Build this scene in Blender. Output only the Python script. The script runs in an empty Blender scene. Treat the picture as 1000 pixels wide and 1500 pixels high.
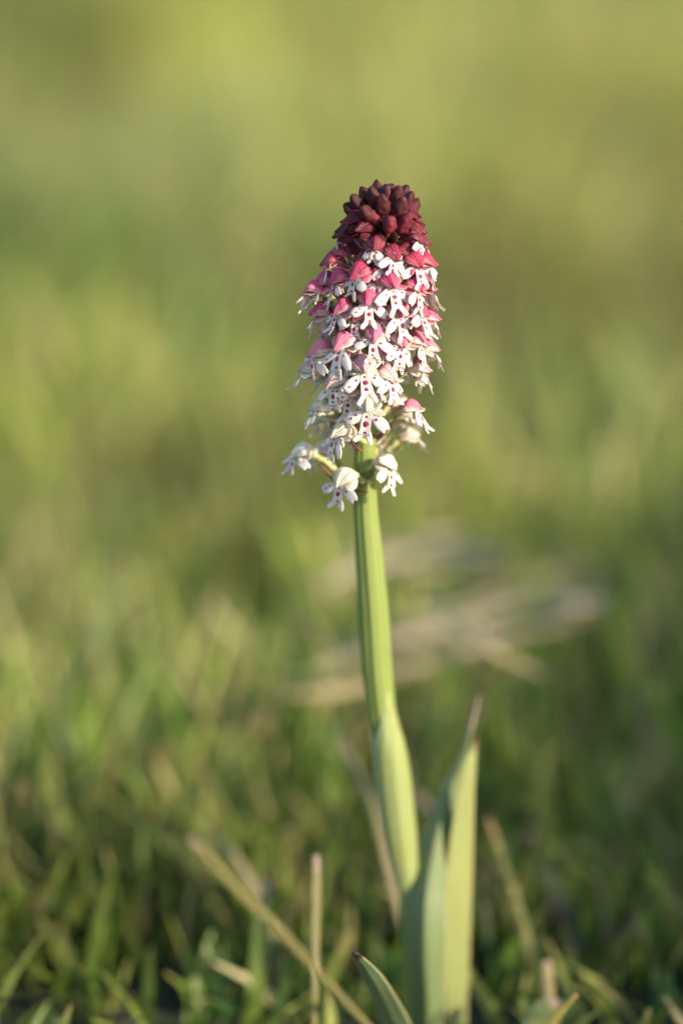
import bpy, math, random
import numpy as np
from mathutils import Vector, Matrix

random.seed(7)
rng = np.random.default_rng(11)
scene = bpy.context.scene
col = scene.collection
PX = 0.000116                     # metres covered by one photo pixel at the orchid

# ------------------------------------------------------------------ camera
F, SENS, PITCH, CAM_Y = 0.105, 0.036, math.radians(16.5), -0.486
def _ray(px, py):
    cx, cy = (px - 500) / 1500 * SENS / F, -(py - 750) / 1500 * SENS / F
    f = Vector((0, math.cos(PITCH), -math.sin(PITCH)))
    u = Vector((0, math.sin(PITCH), math.cos(PITCH)))
    return Vector((1, 0, 0)) * cx + u * cy + f
_r = _ray(603, 1545)
CAM_Z = -_r.z / _r.y * (0 - CAM_Y)          # so that the plant's base meets the ground just under the frame
CAM = Vector((0, CAM_Y, CAM_Z))
def at(px, py, Y=0.0):
    """point of the vertical plane y = Y seen at photo pixel (px, py)"""
    r = _ray(px, py)
    return CAM + r * ((Y - CAM_Y) / r.y)
cd = bpy.data.cameras.new('camera')
cam = bpy.data.objects.new('camera', cd); col.objects.link(cam)
cam.location = CAM; cam.rotation_euler = (math.pi / 2 - PITCH, 0, 0)
cd.lens = 105; cd.sensor_fit = 'VERTICAL'; cd.sensor_height = 36; cd.sensor_width = 24
cd.clip_start = 0.01; cd.clip_end = 3000
cd.dof.use_dof = True
_fp = at(548, 500, -0.006) - CAM
cd.dof.focus_distance = _fp.y * math.cos(PITCH) - _fp.z * math.sin(PITCH)      # the front of the spike
cd.dof.aperture_fstop = 4.1
scene.camera = cam

# ------------------------------------------------------------------ light
SUN_EL, SUN_AZ = math.radians(21), math.radians(55)      # azimuth measured to the right of the camera's back
to_sun = Vector((math.sin(SUN_AZ) * math.cos(SUN_EL), -math.cos(SUN_AZ) * math.cos(SUN_EL), math.sin(SUN_EL)))
w = bpy.data.worlds.new('World'); scene.world = w; w.use_nodes = True
nt = w.node_tree; bg = nt.nodes['Background']
sky = nt.nodes.new('ShaderNodeTexSky'); sky.sky_type = 'NISHITA'; sky.sun_disc = False
sky.sun_elevation = SUN_EL; sky.ozone_density = 2.5; sky.air_density = 1.2
sky.sun_rotation = math.atan2(to_sun.x, to_sun.y)
nt.links.new(sky.outputs[0], bg.inputs[0]); bg.inputs[1].default_value = 0.15
sl = bpy.data.lights.new('sun', 'SUN'); sl.energy = 4.0; sl.angle = math.radians(0.6); sl.color = (1.0, 0.86, 0.68)
so = bpy.data.objects.new('sun', sl); col.objects.link(so)
so.rotation_euler = to_sun.to_track_quat('Z', 'Y').to_euler()
scene.view_settings.view_transform = 'Standard'; scene.view_settings.look = 'None'
scene.view_settings.gamma = 1; scene.view_settings.exposure = 1.08
scene.view_settings.use_curve_mapping = False
scene.cycles.use_denoising = True
scene.cycles.max_bounces = 8; scene.cycles.transmission_bounces = 6

# ------------------------------------------------------------------ material helpers
class NT:
    def __init__(s, name):
        s.m = bpy.data.materials.new(name); s.m.use_nodes = True
        s.t = s.m.node_tree; s.bsdf = s.t.nodes['Principled BSDF']; s.out = s.t.nodes['Material Output']
    def n(s, kind, **kw):
        nd = s.t.nodes.new('ShaderNode' + kind)
        for k, v in kw.items(): setattr(nd, k, v)
        return nd
    def l(s, a, b): s.t.links.new(a, b)
    def math(s, op, a, b=None, c=None, clamp=False):
        nd = s.n('Math', operation=op, use_clamp=clamp)
        for i, v in enumerate((a, b, c)):
            if v is None: continue
            if isinstance(v, (int, float)): nd.inputs[i].default_value = v
            else: s.l(v, nd.inputs[i])
        return nd.outputs[0]
    def mix(s, f, a, b, blend='MIX'):
        nd = s.n('MixRGB', blend_type=blend)
        for i, v in zip((0, 1, 2), (f, a, b)):
            if isinstance(v, (int, float)): nd.inputs[i].default_value = v
            elif isinstance(v, tuple): nd.inputs[i].default_value = (*v, 1) if len(v) == 3 else v
            else: s.l(v, nd.inputs[i])
        return nd.outputs[0]
    def ramp(s, f, stops):
        nd = s.n('ValToRGB'); e = nd.color_ramp.elements
        while len(e) < len(stops): e.new(0.5)
        for el, (p, c) in zip(e, stops): el.position = p; el.color = (*c, 1) if isinstance(c, tuple) else (c, c, c, 1)
        s.l(f, nd.inputs[0]); return nd.outputs[0]
    def noise(s, vec, scale, detail=3, rough=.5):
        nd = s.n('TexNoise'); nd.inputs['Scale'].default_value = scale; nd.inputs['Detail'].default_value = detail
        nd.inputs['Roughness'].default_value = rough
        if vec is not None: s.l(vec, nd.inputs['Vector'])
        return nd.outputs[0]
    def mapping(s, vec, sc):
        nd = s.n('Mapping'); nd.inputs['Scale'].default_value = sc; s.l(vec, nd.inputs['Vector']); return nd.outputs[0]
    def leafy(s, color, trans=0.3, rough=.5, spec=.35, bump=None, dist=0.0002, strength=.4, tcol=None):
        """principled + some light coming through"""
        b = s.bsdf
        s.l(color, b.inputs['Base Color']); b.inputs['Roughness'].default_value = rough
        b.inputs['Specular IOR Level'].default_value = spec
        tr = s.n('BsdfTranslucent'); s.l(tcol or color, tr.inputs['Color'])
        mx = s.n('MixShader'); mx.inputs[0].default_value = trans
        s.l(b.outputs[0], mx.inputs[1]); s.l(tr.outputs[0], mx.inputs[2]); s.l(mx.outputs[0], s.out.inputs['Surface'])
        if bump is not None:
            bp = s.n('Bump'); bp.inputs['Strength'].default_value = strength; bp.inputs['Distance'].default_value = dist
            s.l(bump, bp.inputs['Height']); s.l(bp.outputs[0], b.inputs['Normal']); s.l(bp.outputs[0], tr.inputs['Normal'])
        return s.m

def rgb(nt_, c):
    nd = nt_.n('RGB'); nd.outputs[0].default_value = (*c, 1); return nd.outputs[0]

# petals of the hood: object colour on the back, paling to cream along the lower margins, darker veins
def mat_hood():
    t = NT('hood_petal'); uv = t.n('UVMap').outputs[0]; sep = t.n('SeparateXYZ'); t.l(uv, sep.inputs[0])
    oi = t.n('ObjectInfo'); u, v = sep.outputs[0], sep.outputs[1]
    tc = t.n('TexCoord').outputs['Object']
    nz = t.noise(tc, 900, 4, .6)
    edge = t.math('ABSOLUTE', t.math('SUBTRACT', u, .5))                      # 0 ridge .. .5 margin
    fac = t.math('ADD', t.math('MULTIPLY', edge, 2.2), t.math('MULTIPLY', t.math('SUBTRACT', nz, .5), .9))
    pale = t.mix(oi.outputs['Alpha'], rgb(t, (.80, .74, .58)), oi.outputs['Color'])
    c = t.mix(t.ramp(fac, [(.55, 0.0), (1.0, 1.0)]), oi.outputs['Color'], pale)
    vein = t.math('SINE', t.math('MULTIPLY', u, 62))
    c = t.mix(t.math('MULTIPLY', t.ramp(vein, [(.6, 0.0), (1.0, 1.0)]), .30), c, t.mix(1.0, c, (.62, .36, .42), 'MULTIPLY'))
    c = t.mix(t.math('MULTIPLY', t.ramp(t.noise(tc, 420, 2), [(.45, 0.0), (.7, 1.0)]), .35), c, t.mix(1.0, c, (.72, .55, .55), 'MULTIPLY'))
    h = t.math('ADD', t.math('MULTIPLY', vein, .35), nz)
    return t.leafy(c, .26, .5, .35, h, .00018, .5)
M_HOOD = mat_hood()
def mat_lip():
    t = NT('lip_petal'); tc = t.n('TexCoord').outputs['Object']
    nz = t.noise(tc, 700, 4, .6); fine = t.noise(tc, 3500, 3, .6)
    uv = t.n('UVMap').outputs[0]; sep = t.n('SeparateXYZ'); t.l(uv, sep.inputs[0])
    oi = t.n('ObjectInfo')
    c = t.mix(t.ramp(nz, [(.35, 0.0), (.75, 1.0)]), (.84, .80, .74), (.78, .70, .68))
    c = t.mix(t.math('MULTIPLY', t.ramp(sep.outputs[1], [(0.0, 1.0), (.35, 0.0)]), .5), c, (.68, .66, .40))
    c = t.mix(1.0, c, oi.outputs['Color'], 'MULTIPLY')
    h = t.math('ADD', t.math('MULTIPLY', t.math('SINE', t.math('MULTIPLY', sep.outputs[0], 26)), .3), fine)
    return t.leafy(c, .32, .55, .3, h, .00012, .45)
M_LIP = mat_lip()
def mat_simple(name, c1, c2, scale, trans=.15, rough=.5, spec=.4, bd=.0001):
    t = NT(name); tc = t.n('TexCoord').outputs['Object']; nz = t.noise(tc, scale, 4, .6)
    c = t.mix(t.ramp(nz, [(.3, 0.0), (.7, 1.0)]), c1, c2)
    return t.leafy(c, trans, rough, spec, nz, bd, .5)
M_SPOT = mat_simple('lip_spot', (.30, .010, .055), (.18, .006, .05), 3000, .05, .6)
def mat_ovary():
    t = NT('ovary'); oi = t.n('ObjectInfo'); tc = t.n('TexCoord').outputs['Object']; nz = t.noise(tc, 500, 4, .6)
    c = t.mix(1.0, t.mix(t.ramp(nz, [(.3, 0.0), (.7, 1.0)]), (.34, .38, .10), (.55, .50, .24)), oi.outputs['Color'], 'MULTIPLY')
    return t.leafy(c, .15, .5, .4, nz, .0001, .5)
M_OVARY = mat_ovary()
M_SPUR = mat_simple('spur', (.74, .70, .52), (.80, .74, .66), 700, .3)
def mat_bract():
    t = NT('bract'); oi = t.n('ObjectInfo'); tc = t.n('TexCoord').outputs['Object']
    c = t.mix(t.ramp(t.noise(tc, 500, 4), [(.3, 0.0), (.7, 1.0)]), oi.outputs['Color'], t.mix(1.0, oi.outputs['Color'], (.7, .6, .55), 'MULTIPLY'))
    return t.leafy(c, .3, .5)
M_BRACT = mat_bract()
def mat_bud():
    t = NT('bud_skin'); uvb = t.n('UVMap').outputs[0]; vb = t.noise(t.mapping(uvb, (26, 2, 1)), 1.0, 3, .6); oi = t.n('ObjectInfo'); tc = t.n('TexCoord').outputs['Object']
    n1 = t.noise(tc, 600, 4, .65); n2 = t.noise(tc, 2600, 3, .6)
    c = t.mix(t.ramp(n1, [(.35, 0.0), (.7, 1.0)]), oi.outputs['Color'], t.mix(1.0, oi.outputs['Color'], (1.9, 1.7, 1.4), 'MULTIPLY'))
    c = t.mix(t.math('MULTIPLY', t.ramp(n2, [(.52, 0.0), (.7, 1.0)]), .3), c, (.22, .085, .075))
    c = t.mix(t.math('MULTIPLY', t.ramp(vb, [(.45, 0.0), (.65, 1.0)]), .45), c, t.mix(1.0, c, (.45, .35, .45), 'MULTIPLY'))
    return t.leafy(c, .06, .6, .22, t.math('ADD', n1, t.math('MULTIPLY', n2, .6)), .00022, .6)
M_BUD = mat_bud()
M_PED = mat_simple('pedicel', (.34, .09, .03), (.20, .03, .02), 900, .15)

def mat_stem():
    t = NT('stem_skin'); uv = t.n('UVMap').outputs[0]; sep = t.n('SeparateXYZ'); t.l(uv, sep.inputs[0])
    st = t.noise(t.mapping(uv, (34, 1.2, 1)), 1.0, 4, .6)
    fine = t.noise(t.mapping(uv, (220, 26, 1)), 1.0, 3, .6)
    spk = t.noise(t.mapping(uv, (160, 260, 1)), 1.0, 2, .5)
    ripe = t.ramp(sep.outputs[1], [(.06, 0.0), (.24, 1.0)])
    c = t.mix(t.ramp(st, [(.32, 0.0), (.68, 1.0)]), (.15, .21, .035), (.27, .32, .085))
    c = t.mix(t.math('MULTIPLY', t.ramp(fine, [(.45, 0.0), (.75, 1.0)]), .4), c, (.33, .37, .15))
    c = t.mix(t.math('MULTIPLY', t.ramp(spk, [(.62, 0.0), (.75, 1.0)]), .35), c, (.46, .50, .26))
    c = t.mix(ripe, (.10, .03, .02), c)
    return t.leafy(c, .10, .42, .4, t.math('ADD', st, t.math('MULTIPLY', fine, .5)), .00022, .6)
M_STEM = mat_stem()
def mat_leaf(name, c1, c2, c3, lines=16, edge=(.42, .22, .14), tip=None, trans=.25, tipstart=.93):
    t = NT(name); uv = t.n('UVMap').outputs[0]; sep = t.n('SeparateXYZ'); t.l(uv, sep.inputs[0]); u, v = sep.outputs[0], sep.outputs[1]
    st = t.noise(t.mapping(uv, (lines * 1.0, 1.0, 1)), 1.0, 3, .6)
    cells = t.noise(t.mapping(uv, (lines * 9, 60, 1)), 1.0, 3, .6)
    ln = t.math('SINE', t.math('MULTIPLY', u, lines * 6.283))
    c = t.mix(t.ramp(st, [(.3, 0.0), (.7, 1.0)]), c1, c2)
    c = t.mix(t.math('MULTIPLY', t.ramp(ln, [(.3, 0.0), (1.0, 1.0)]), .45), c, c3)
    c = t.mix(t.math('MULTIPLY', t.ramp(cells, [(.42, 0.0), (.62, 1.0)]), .60), c, c3)
    bl = t.noise(t.mapping(uv, (2.0, 7.0, 1)), 1.0, 4, .65)
    c = t.mix(t.math('MULTIPLY', t.ramp(bl, [(.45, 0.0), (.7, 1.0)]), .5), c, t.mix(1.0, c, (1.15, .88, .5), 'MULTIPLY'))
    e = t.math('ABSOLUTE', t.math('SUBTRACT', u, .5))
    c = t.mix(t.math('MULTIPLY', t.ramp(e, [(.44, 0.0), (.495, 1.0)]), .7), c, edge)
    if tip:
        c = t.mix(t.ramp(t.math('ADD', v, t.math('MULTIPLY', t.math('SUBTRACT', st, .5), .05)), [(tipstart, 0.0), (min(tipstart + .05, 1), 1.0)]), c, tip)
    return t.leafy(c, trans, .42, .4, t.math('ADD', t.math('MULTIPLY', ln, .5), t.math('MULTIPLY', cells, .8)), .00018, .55)
M_LEAF_Y = mat_leaf('leaf_yellow_green', (.22, .29, .075), (.36, .40, .13), (.45, .46, .21), 11, tip=(.40, .10, .08), tipstart=.935)
M_LEAF_B = mat_leaf('leaf_blue_green', (.10, .165, .06), (.155, .22, .08), (.24, .29, .14), 11, edge=(.36, .36, .22), tip=(.40, .30, .24), tipstart=.80)
M_SHEATH = mat_leaf('sheath', (.28, .34, .11), (.30, .35, .12), (.34, .38, .15), 9, edge=(.60, .56, .38))

# ------------------------------------------------------------------ geometry helpers
def cr(pts, n):
    """Catmull-Rom resampling of rows of any length"""
    P = np.array(pts, float); k = len(P)
    P = np.vstack([2 * P[0] - P[1], P, 2 * P[-1] - P[-2]])
    out = []
    for t in np.linspace(0, k - 1, n):
        i = min(int(t), k - 2); f = t - i
        a, b, c, d = P[i:i + 4]
        out.append(.5 * (2 * b + (c - a) * f + (2 * a - 5 * b + 4 * c - d) * f * f + (3 * b - a - 3 * c + d) * f ** 3))
    return np.array(out)

class MB:
    def __init__(s): s.v, s.f, s.uv, s.mi = [], [], [], []
    def ribbon(s, pts, hw, nrm, thick, rows=10, cols=4, camber=0.0, mat=0, twist=None, endjag=None, fold=0.0):
        """solid blade: centre line pts, half widths hw, face normal nrm; camber bends the margins back"""
        k = len(pts)
        src = np.hstack([np.array(pts, float), np.array(hw, float)[:, None], np.array(twist if twist else [0] * k, float)[:, None]])
        R = cr(src, rows); b0 = len(s.v); N0 = Vector(nrm).normalized()
        def idx(side, r, c): return b0 + (side * rows + r) * (cols + 1) + c
        grid = [[None] * (cols + 1) for _ in range(rows)]
        nor = []
        for r in range(rows):
            p = Vector(R[r, :3]); t = Vector(R[min(r + 1, rows - 1), :3] - R[max(r - 1, 0), :3]).normalized()
            n = (N0 - t * N0.dot(t)).normalized(); n = Matrix.Rotation(R[r, 4], 3, t) @ n
            b = t.cross(n); h = max(R[r, 3], thick * .2); nor.append(n)
            for c in range(cols + 1):
                u = c / cols * 2 - 1
                q = p + b * (h * u) - n * (camber * h * u * u) - n * (fold * h * abs(u))
                if endjag is not None and r == rows - 1: q = q + t * endjag[c % len(endjag)]
                grid[r][c] = q
        for side in (0, 1):
            for r in range(rows):
                for c in range(cols + 1):
                    u = c / cols * 2 - 1
                    tt = thick * (1 - .75 * abs(u) ** 3)
                    s.v.append(tuple(grid[r][c] - nor[r] * (tt if side else 0)))
        def add(ids, uvs): s.f.append(ids); s.uv.append(uvs); s.mi.append(mat)
        for r in range(rows - 1):
            v0, v1 = r / (rows - 1), (r + 1) / (rows - 1)
            for c in range(cols):
                u0, u1 = c / cols, (c + 1) / cols
                add((idx(0, r, c), idx(0, r, c + 1), idx(0, r + 1, c + 1), idx(0, r + 1, c)), ((u0, v0), (u1, v0), (u1, v1), (u0, v1)))
                add((idx(1, r, c), idx(1, r + 1, c), idx(1, r + 1, c + 1), idx(1, r, c + 1)), ((u0, v0), (u0, v1), (u1, v1), (u1, v0)))
            add((idx(0, r, 0), idx(0, r + 1, 0), idx(1, r + 1, 0), idx(1, r, 0)), ((0, v0), (0, v1), (0, v1), (0, v0)))
            add((idx(0, r, cols), idx(1, r, cols), idx(1, r + 1, cols), idx(0, r + 1, cols)), ((1, v0), (1, v0), (1, v1), (1, v1)))
        for r in (0, rows - 1):
            for c in range(cols):
                u0, u1 = c / cols, (c + 1) / cols; v = r / (rows - 1)
                a = (idx(0, r, c), idx(1, r, c), idx(1, r, c + 1), idx(0, r, c + 1))
                add(a if r == 0 else a[::-1], ((u0, v), (u0, v), (u1, v), (u1, v)))
    def tube(s, pts, rad, rows=10, seg=10, rib=0.0, nrib=7, mat=0, phase=0.0, ribfn=None, cap=True):
        k = len(pts); R = cr(np.hstack([np.array(pts, float), np.array(rad, float)[:, None]]), rows); b0 = len(s.v)
        for r in range(rows):
            p = Vector(R[r, :3]); t = Vector(R[min(r + 1, rows - 1), :3] - R[max(r - 1, 0), :3]).normalized()
            ref = Vector((0, 1, 0)) if abs(t.y) < .9 else Vector((1, 0, 0))
            a = t.cross(ref).normalized(); b = a.cross(t)
            for c in range(seg):
                th = 2 * math.pi * c / seg
                rr = max(R[r, 3], 1e-6) * (1 + rib * math.cos(nrib * (th + phase * r / rows)) + (ribfn(th, r / (rows - 1)) if ribfn else 0))
                s.v.append(tuple(p + (a * math.cos(th) + b * math.sin(th)) * rr))
        for r in range(rows - 1):
            for c in range(seg):
                c2 = (c + 1) % seg; v0, v1 = r / (rows - 1), (r + 1) / (rows - 1); u0, u1 = c / seg, (c + 1) / seg
                s.f.append((b0 + r * seg + c, b0 + r * seg + c2, b0 + (r + 1) * seg + c2, b0 + (r + 1) * seg + c))
                s.uv.append(((u0, v0), (u1, v0), (u1, v1), (u0, v1))); s.mi.append(mat)
        if cap:
            for r in (0, rows - 1):
                ids = tuple(b0 + r * seg + c for c in range(seg)); ids = ids[::-1] if r == 0 else ids
                s.f.append(ids); s.uv.append(tuple((c / seg, float(r > 0)) for c in range(seg))); s.mi.append(mat)
    def dome(s, c, ax, ay, n, mat=1, up=(0, 0, 1)):
        """low raised papilla patch (a spot)"""
        n = Vector(n).normalized(); ax *= 1.5; ay *= 1.4; u = Vector(up); u = (u - n * u.dot(n)).normalized(); b = u.cross(n); b0 = len(s.v); c = Vector(c)
        K = 9; jit = [random.uniform(.8, 1.2) for _ in range(K)]
        for ring, h in ((1.0, -.25), (.7, .16)):
            for i in range(K):
                th = 2 * math.pi * i / K
                s.v.append(tuple(c + b * (math.cos(th) * ax * ring * jit[i]) + u * (math.sin(th) * ay * ring * jit[i]) + n * h * min(ax, 1.6)))
        s.v.append(tuple(c + n * .26 * min(ax, 1.6)))
        for i in range(K):
            j = (i + 1) % K
            s.f.append((b0 + i, b0 + j, b0 + K + j, b0 + K + i)); s.uv.append(((0, 0),) * 4); s.mi.append(mat)
            s.f.append((b0 + K + i, b0 + K + j, b0 + 2 * K)); s.uv.append(((0, 0),) * 3); s.mi.append(mat)
    def mesh(s, name, mats, scale=1.0):
        me = bpy.data.meshes.new(name)
        me.from_pydata([(a * scale, b * scale, c * scale) for a, b, c in s.v], [], s.f)
        for m in mats: me.materials.append(m)
        uvl = me.uv_layers.new(name='UVMap'); flat = [x for f in s.uv for uv in f for x in uv]
        uvl.data.foreach_set('uv', flat)
        me.polygons.foreach_set('material_index', s.mi); me.polygons.foreach_set('use_smooth', [True] * len(s.f))
        me.update(); return me

def obj(name, me, parent=None, loc=(0, 0, 0), color=None, sub=0):
    o = bpy.data.objects.new(name, me); col.objects.link(o); o.parent = parent; o.location = loc
    if color: o.color = color
    if sub:
        m = o.modifiers.new('smooth', 'SUBSURF'); m.levels = sub; m.render_levels = sub
    return o
def tag(o, label, cat, group=None):
    o['label'] = label; o['category'] = cat
    if group: o['group'] = group
    return o

# ------------------------------------------------------------------ ground
def ground_h(x, y):
    """gentle unevenness of the turf, with a low rise on the right and a slope far behind"""
    r = np.hypot(x, y)
    h = .010 * np.sin(x * 9 + 1.3) * np.cos(y * 7 + .4) * np.clip(r / .25, 0, 1)
    h += .012 * np.sin(x * 3.7 + .3 + y) * np.clip(r - .5, 0, 1)
    h += (.008 * np.sin(x * 31 + 2 * np.sin(y * 13)) * np.sin(y * 24 + 1.5 * np.sin(x * 17 + 1)) + .010 * np.sin(x * 14 - y * 11 + 2)) * np.clip((y - .08) * 5, 0, 1) * np.clip((9 - y) / 4, 0, 1)
    h += np.clip(y - .28, 0, 5) * .05 + np.clip(y - 5.28, 0, 200) * .02
    return h
def build_ground():
    def axis(lim):
        a = [0.0]; d = .03
        while a[-1] < lim: a.append(a[-1] + d); d *= 1.09
        return np.array(a)
    xs = axis(900); xs = np.concatenate([-xs[:0:-1], xs]); ys = axis(1500); yb = axis(600); ys = np.concatenate([-yb[:0:-1], ys])
    X, Y = np.meshgrid(xs, ys); Z = ground_h(X, Y)
    v = np.stack([X, Y, Z], -1).reshape(-1, 3); nx, ny = len(xs), len(ys)
    f = [(j * nx + i, j * nx + i + 1, (j + 1) * nx + i + 1, (j + 1) * nx + i) for j in range(ny - 1) for i in range(nx - 1)]
    me = bpy.data.meshes.new('meadow_ground'); me.from_pydata(v.tolist(), [], f)
    me.polygons.foreach_set('use_smooth', [True] * len(f))
    t = NT('turf_soil'); g = t.n('NewGeometry').outputs['Position']
    big = t.noise(g, 1.6, 5, .6); mid = t.noise(g, 14, 5, .65); fine = t.noise(g, 260, 5, .7)
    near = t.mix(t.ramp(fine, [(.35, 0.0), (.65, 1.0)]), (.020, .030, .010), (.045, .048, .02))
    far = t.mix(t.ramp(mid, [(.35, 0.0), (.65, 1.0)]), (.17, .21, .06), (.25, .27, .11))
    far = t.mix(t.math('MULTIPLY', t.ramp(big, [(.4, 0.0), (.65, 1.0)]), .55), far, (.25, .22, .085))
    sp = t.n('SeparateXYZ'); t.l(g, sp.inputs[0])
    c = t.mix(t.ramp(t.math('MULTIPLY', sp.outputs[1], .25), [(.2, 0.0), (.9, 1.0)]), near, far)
    t.l(c, t.bsdf.inputs['Base Color']); t.bsdf.inputs['Roughness'].default_value = .9
    bp = t.n('Bump'); bp.inputs['Strength'].default_value = .8; bp.inputs['Distance'].default_value = .006
    t.l(t.math('ADD', fine, mid), bp.inputs['Height']); t.l(bp.outputs[0], t.bsdf.inputs['Normal'])
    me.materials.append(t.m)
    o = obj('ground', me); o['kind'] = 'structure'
build_ground()

# ------------------------------------------------------------------ turf
def mat_grass():
    t = NT('grass_blade'); at_ = t.n('Attribute', attribute_name='tint'); tc = t.n('NewGeometry').outputs['Position']
    nz = t.noise(tc, 500, 3, .6)
    c = t.mix(t.ramp(nz, [(.3, 0.0), (.7, 1.0)]), at_.outputs['Color'], t.mix(1.0, at_.outputs['Color'], (.75, .78, .6), 'MULTIPLY'))
    return t.leafy(c, .42, .45, .3)
M_GRASS = mat_grass()
def vnoise(x, y, s, seed):
    """smooth value noise"""
    r = np.random.default_rng(seed).random((64, 64)); X, Y = x / s + 100, y / s + 100
    i, j = np.floor(X).astype(int), np.floor(Y).astype(int); fx, fy = X - i, Y - j
    fx, fy = fx * fx * (3 - 2 * fx), fy * fy * (3 - 2 * fy); g = lambda a, b: r[a % 64, b % 64]
    return (g(i, j) * (1 - fx) + g(i + 1, j) * fx) * (1 - fy) + (g(i, j + 1) * (1 - fx) + g(i + 1, j + 1) * fx) * fy
GREENS = np.array([(.085, .165, .028), (.125, .21, .036), (.175, .25, .05), (.055, .13, .045), (.23, .28, .075)])
STRAWS = np.array([(.34, .28, .12), (.42, .34, .17), (.30, .25, .12), (.26, .20, .11)])
def blades(x, y, h, wd, lean, bend, strawp, name, z0=None, heading=None):
    n = len(x); rows = 4
    z = ground_h(x, y) if z0 is None else z0
    a = rng.uniform(0, 2 * np.pi, n) if heading is None else heading
    face = rng.uniform(0, 2 * np.pi, n)
    dx, dy = np.cos(a), np.sin(a); bx, by = np.cos(face), np.sin(face)
    V = np.zeros((n, rows, 2, 3))
    for r in range(rows):
        t = r / (rows - 1)
        off = (lean * t + bend * t * t) * h
        zz = z - .003 + h * t * np.sqrt(np.clip(1 - (lean * .5 + bend * t * .6) ** 2, .05, 1))
        ww = wd * (1 - t ** 2.2 * .88) * (.75 + .5 * t if t < .5 else 1)
        for s_, sg in enumerate((-1, 1)):
            V[:, r, s_, 0] = x + dx * off + bx * ww * .5 * sg
            V[:, r, s_, 1] = y + dy * off + by * ww * .5 * sg
            V[:, r, s_, 2] = zz
    base = np.arange(n)[:, None, None] * rows * 2
    q = np.array([[2 * r, 2 * r + 1, 2 * r + 3, 2 * r + 2] for r in range(rows - 1)])[None]
    Fc = (base + q).reshape(-1, 4)
    me = bpy.data.meshes.new(name); nv = n * rows * 2
    me.vertices.add(nv); me.vertices.foreach_set('co', V.reshape(-1))
    me.loops.add(Fc.size); me.loops.foreach_set('vertex_index', Fc.reshape(-1).astype(np.int32))
    me.polygons.add(len(Fc)); me.polygons.foreach_set('loop_start', np.arange(0, Fc.size, 4, dtype=np.int32))
    me.polygons.foreach_set('use_smooth', np.ones(len(Fc), bool))
    g = GREENS[rng.integers(0, 5, n)]; s = STRAWS[rng.integers(0, 4, n)]
    ys = np.where(y > .7, .7 + (y - .7) * .33, y)                     # patches stretch up the slope
    patch = vnoise(x, ys, .16, 3) * .6 + vnoise(x + ys, ys, .35, 5) * .6
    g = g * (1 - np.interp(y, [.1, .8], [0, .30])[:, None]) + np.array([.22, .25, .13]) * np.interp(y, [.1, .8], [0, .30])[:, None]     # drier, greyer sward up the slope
    isS = (rng.random(n) < strawp * (.3 + 1.5 * patch))[:, None]
    yel = (.75 + .8 * vnoise(x + ys * .6, ys, .22, 9))[:, None]
    C = np.where(isS, s, g * np.concatenate([yel * 1.12, .6 + .4 * yel, np.ones_like(yel)], 1))
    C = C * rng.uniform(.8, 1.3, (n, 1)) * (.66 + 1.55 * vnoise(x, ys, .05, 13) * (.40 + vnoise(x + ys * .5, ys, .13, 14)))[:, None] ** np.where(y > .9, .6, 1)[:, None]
    C = C * np.interp(y, [.04, .2, .7], [.95, 1.28, 1.32])[:, None]  # shade low around the orchid painted into blade colour, brighter with distance
    CC = np.ones((n, rows, 2, 4)); CC[..., :3] = C[:, None, None, :]
    tipm = (rng.random(n) < .4)
    CC[tipm, rows - 1, :, :3] = STRAWS[0]
    at_ = me.color_attributes.new('tint', 'FLOAT_COLOR', 'POINT'); at_.data.foreach_set('color', CC.reshape(-1))
    me.update(); me.materials.append(M_GRASS)
    return me
def scatter(n, x0, x1, y0, y1, clump):
    x = rng.uniform(x0, x1, n * 3); y = rng.uniform(y0, y1, n * 3); ys = np.where(y > .7, .7 + (y - .7) * .4, y)
    p = vnoise(x + ys * .8, ys, clump, 21) * .7 + vnoise(x, ys, clump * .4, 22) * .5
    k = rng.random(n * 3) < np.clip((p - .3) * 1.9, .22 if y0 < .9 else .40, 1)
    return x[k][:n], y[k][:n]
def add_turf(name, n, x0, x1, y0, y1, h0, h1, w0, w1, straw, clump, keep=True):
    x, y = scatter(n, x0, x1, y0, y1, clump)
    if keep:                                        # nothing may stand between the lens and the orchid
        k = ~((y < -.022) & (np.abs(x - .004) < .15)) & ~((y < .012) & (np.abs(x - .012) < .012))
        x, y = x[k], y[k]
    n = len(x)
    h = rng.uniform(h0, h1, n) * (.6 + .8 * vnoise(x, y, .09, 31)) * np.clip(.36 + (y + .02) * 7, .36, 1); wd = rng.uniform(w0, w1, n)
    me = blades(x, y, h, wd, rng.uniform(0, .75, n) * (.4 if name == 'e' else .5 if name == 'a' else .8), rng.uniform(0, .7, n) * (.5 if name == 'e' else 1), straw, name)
    return me
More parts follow.
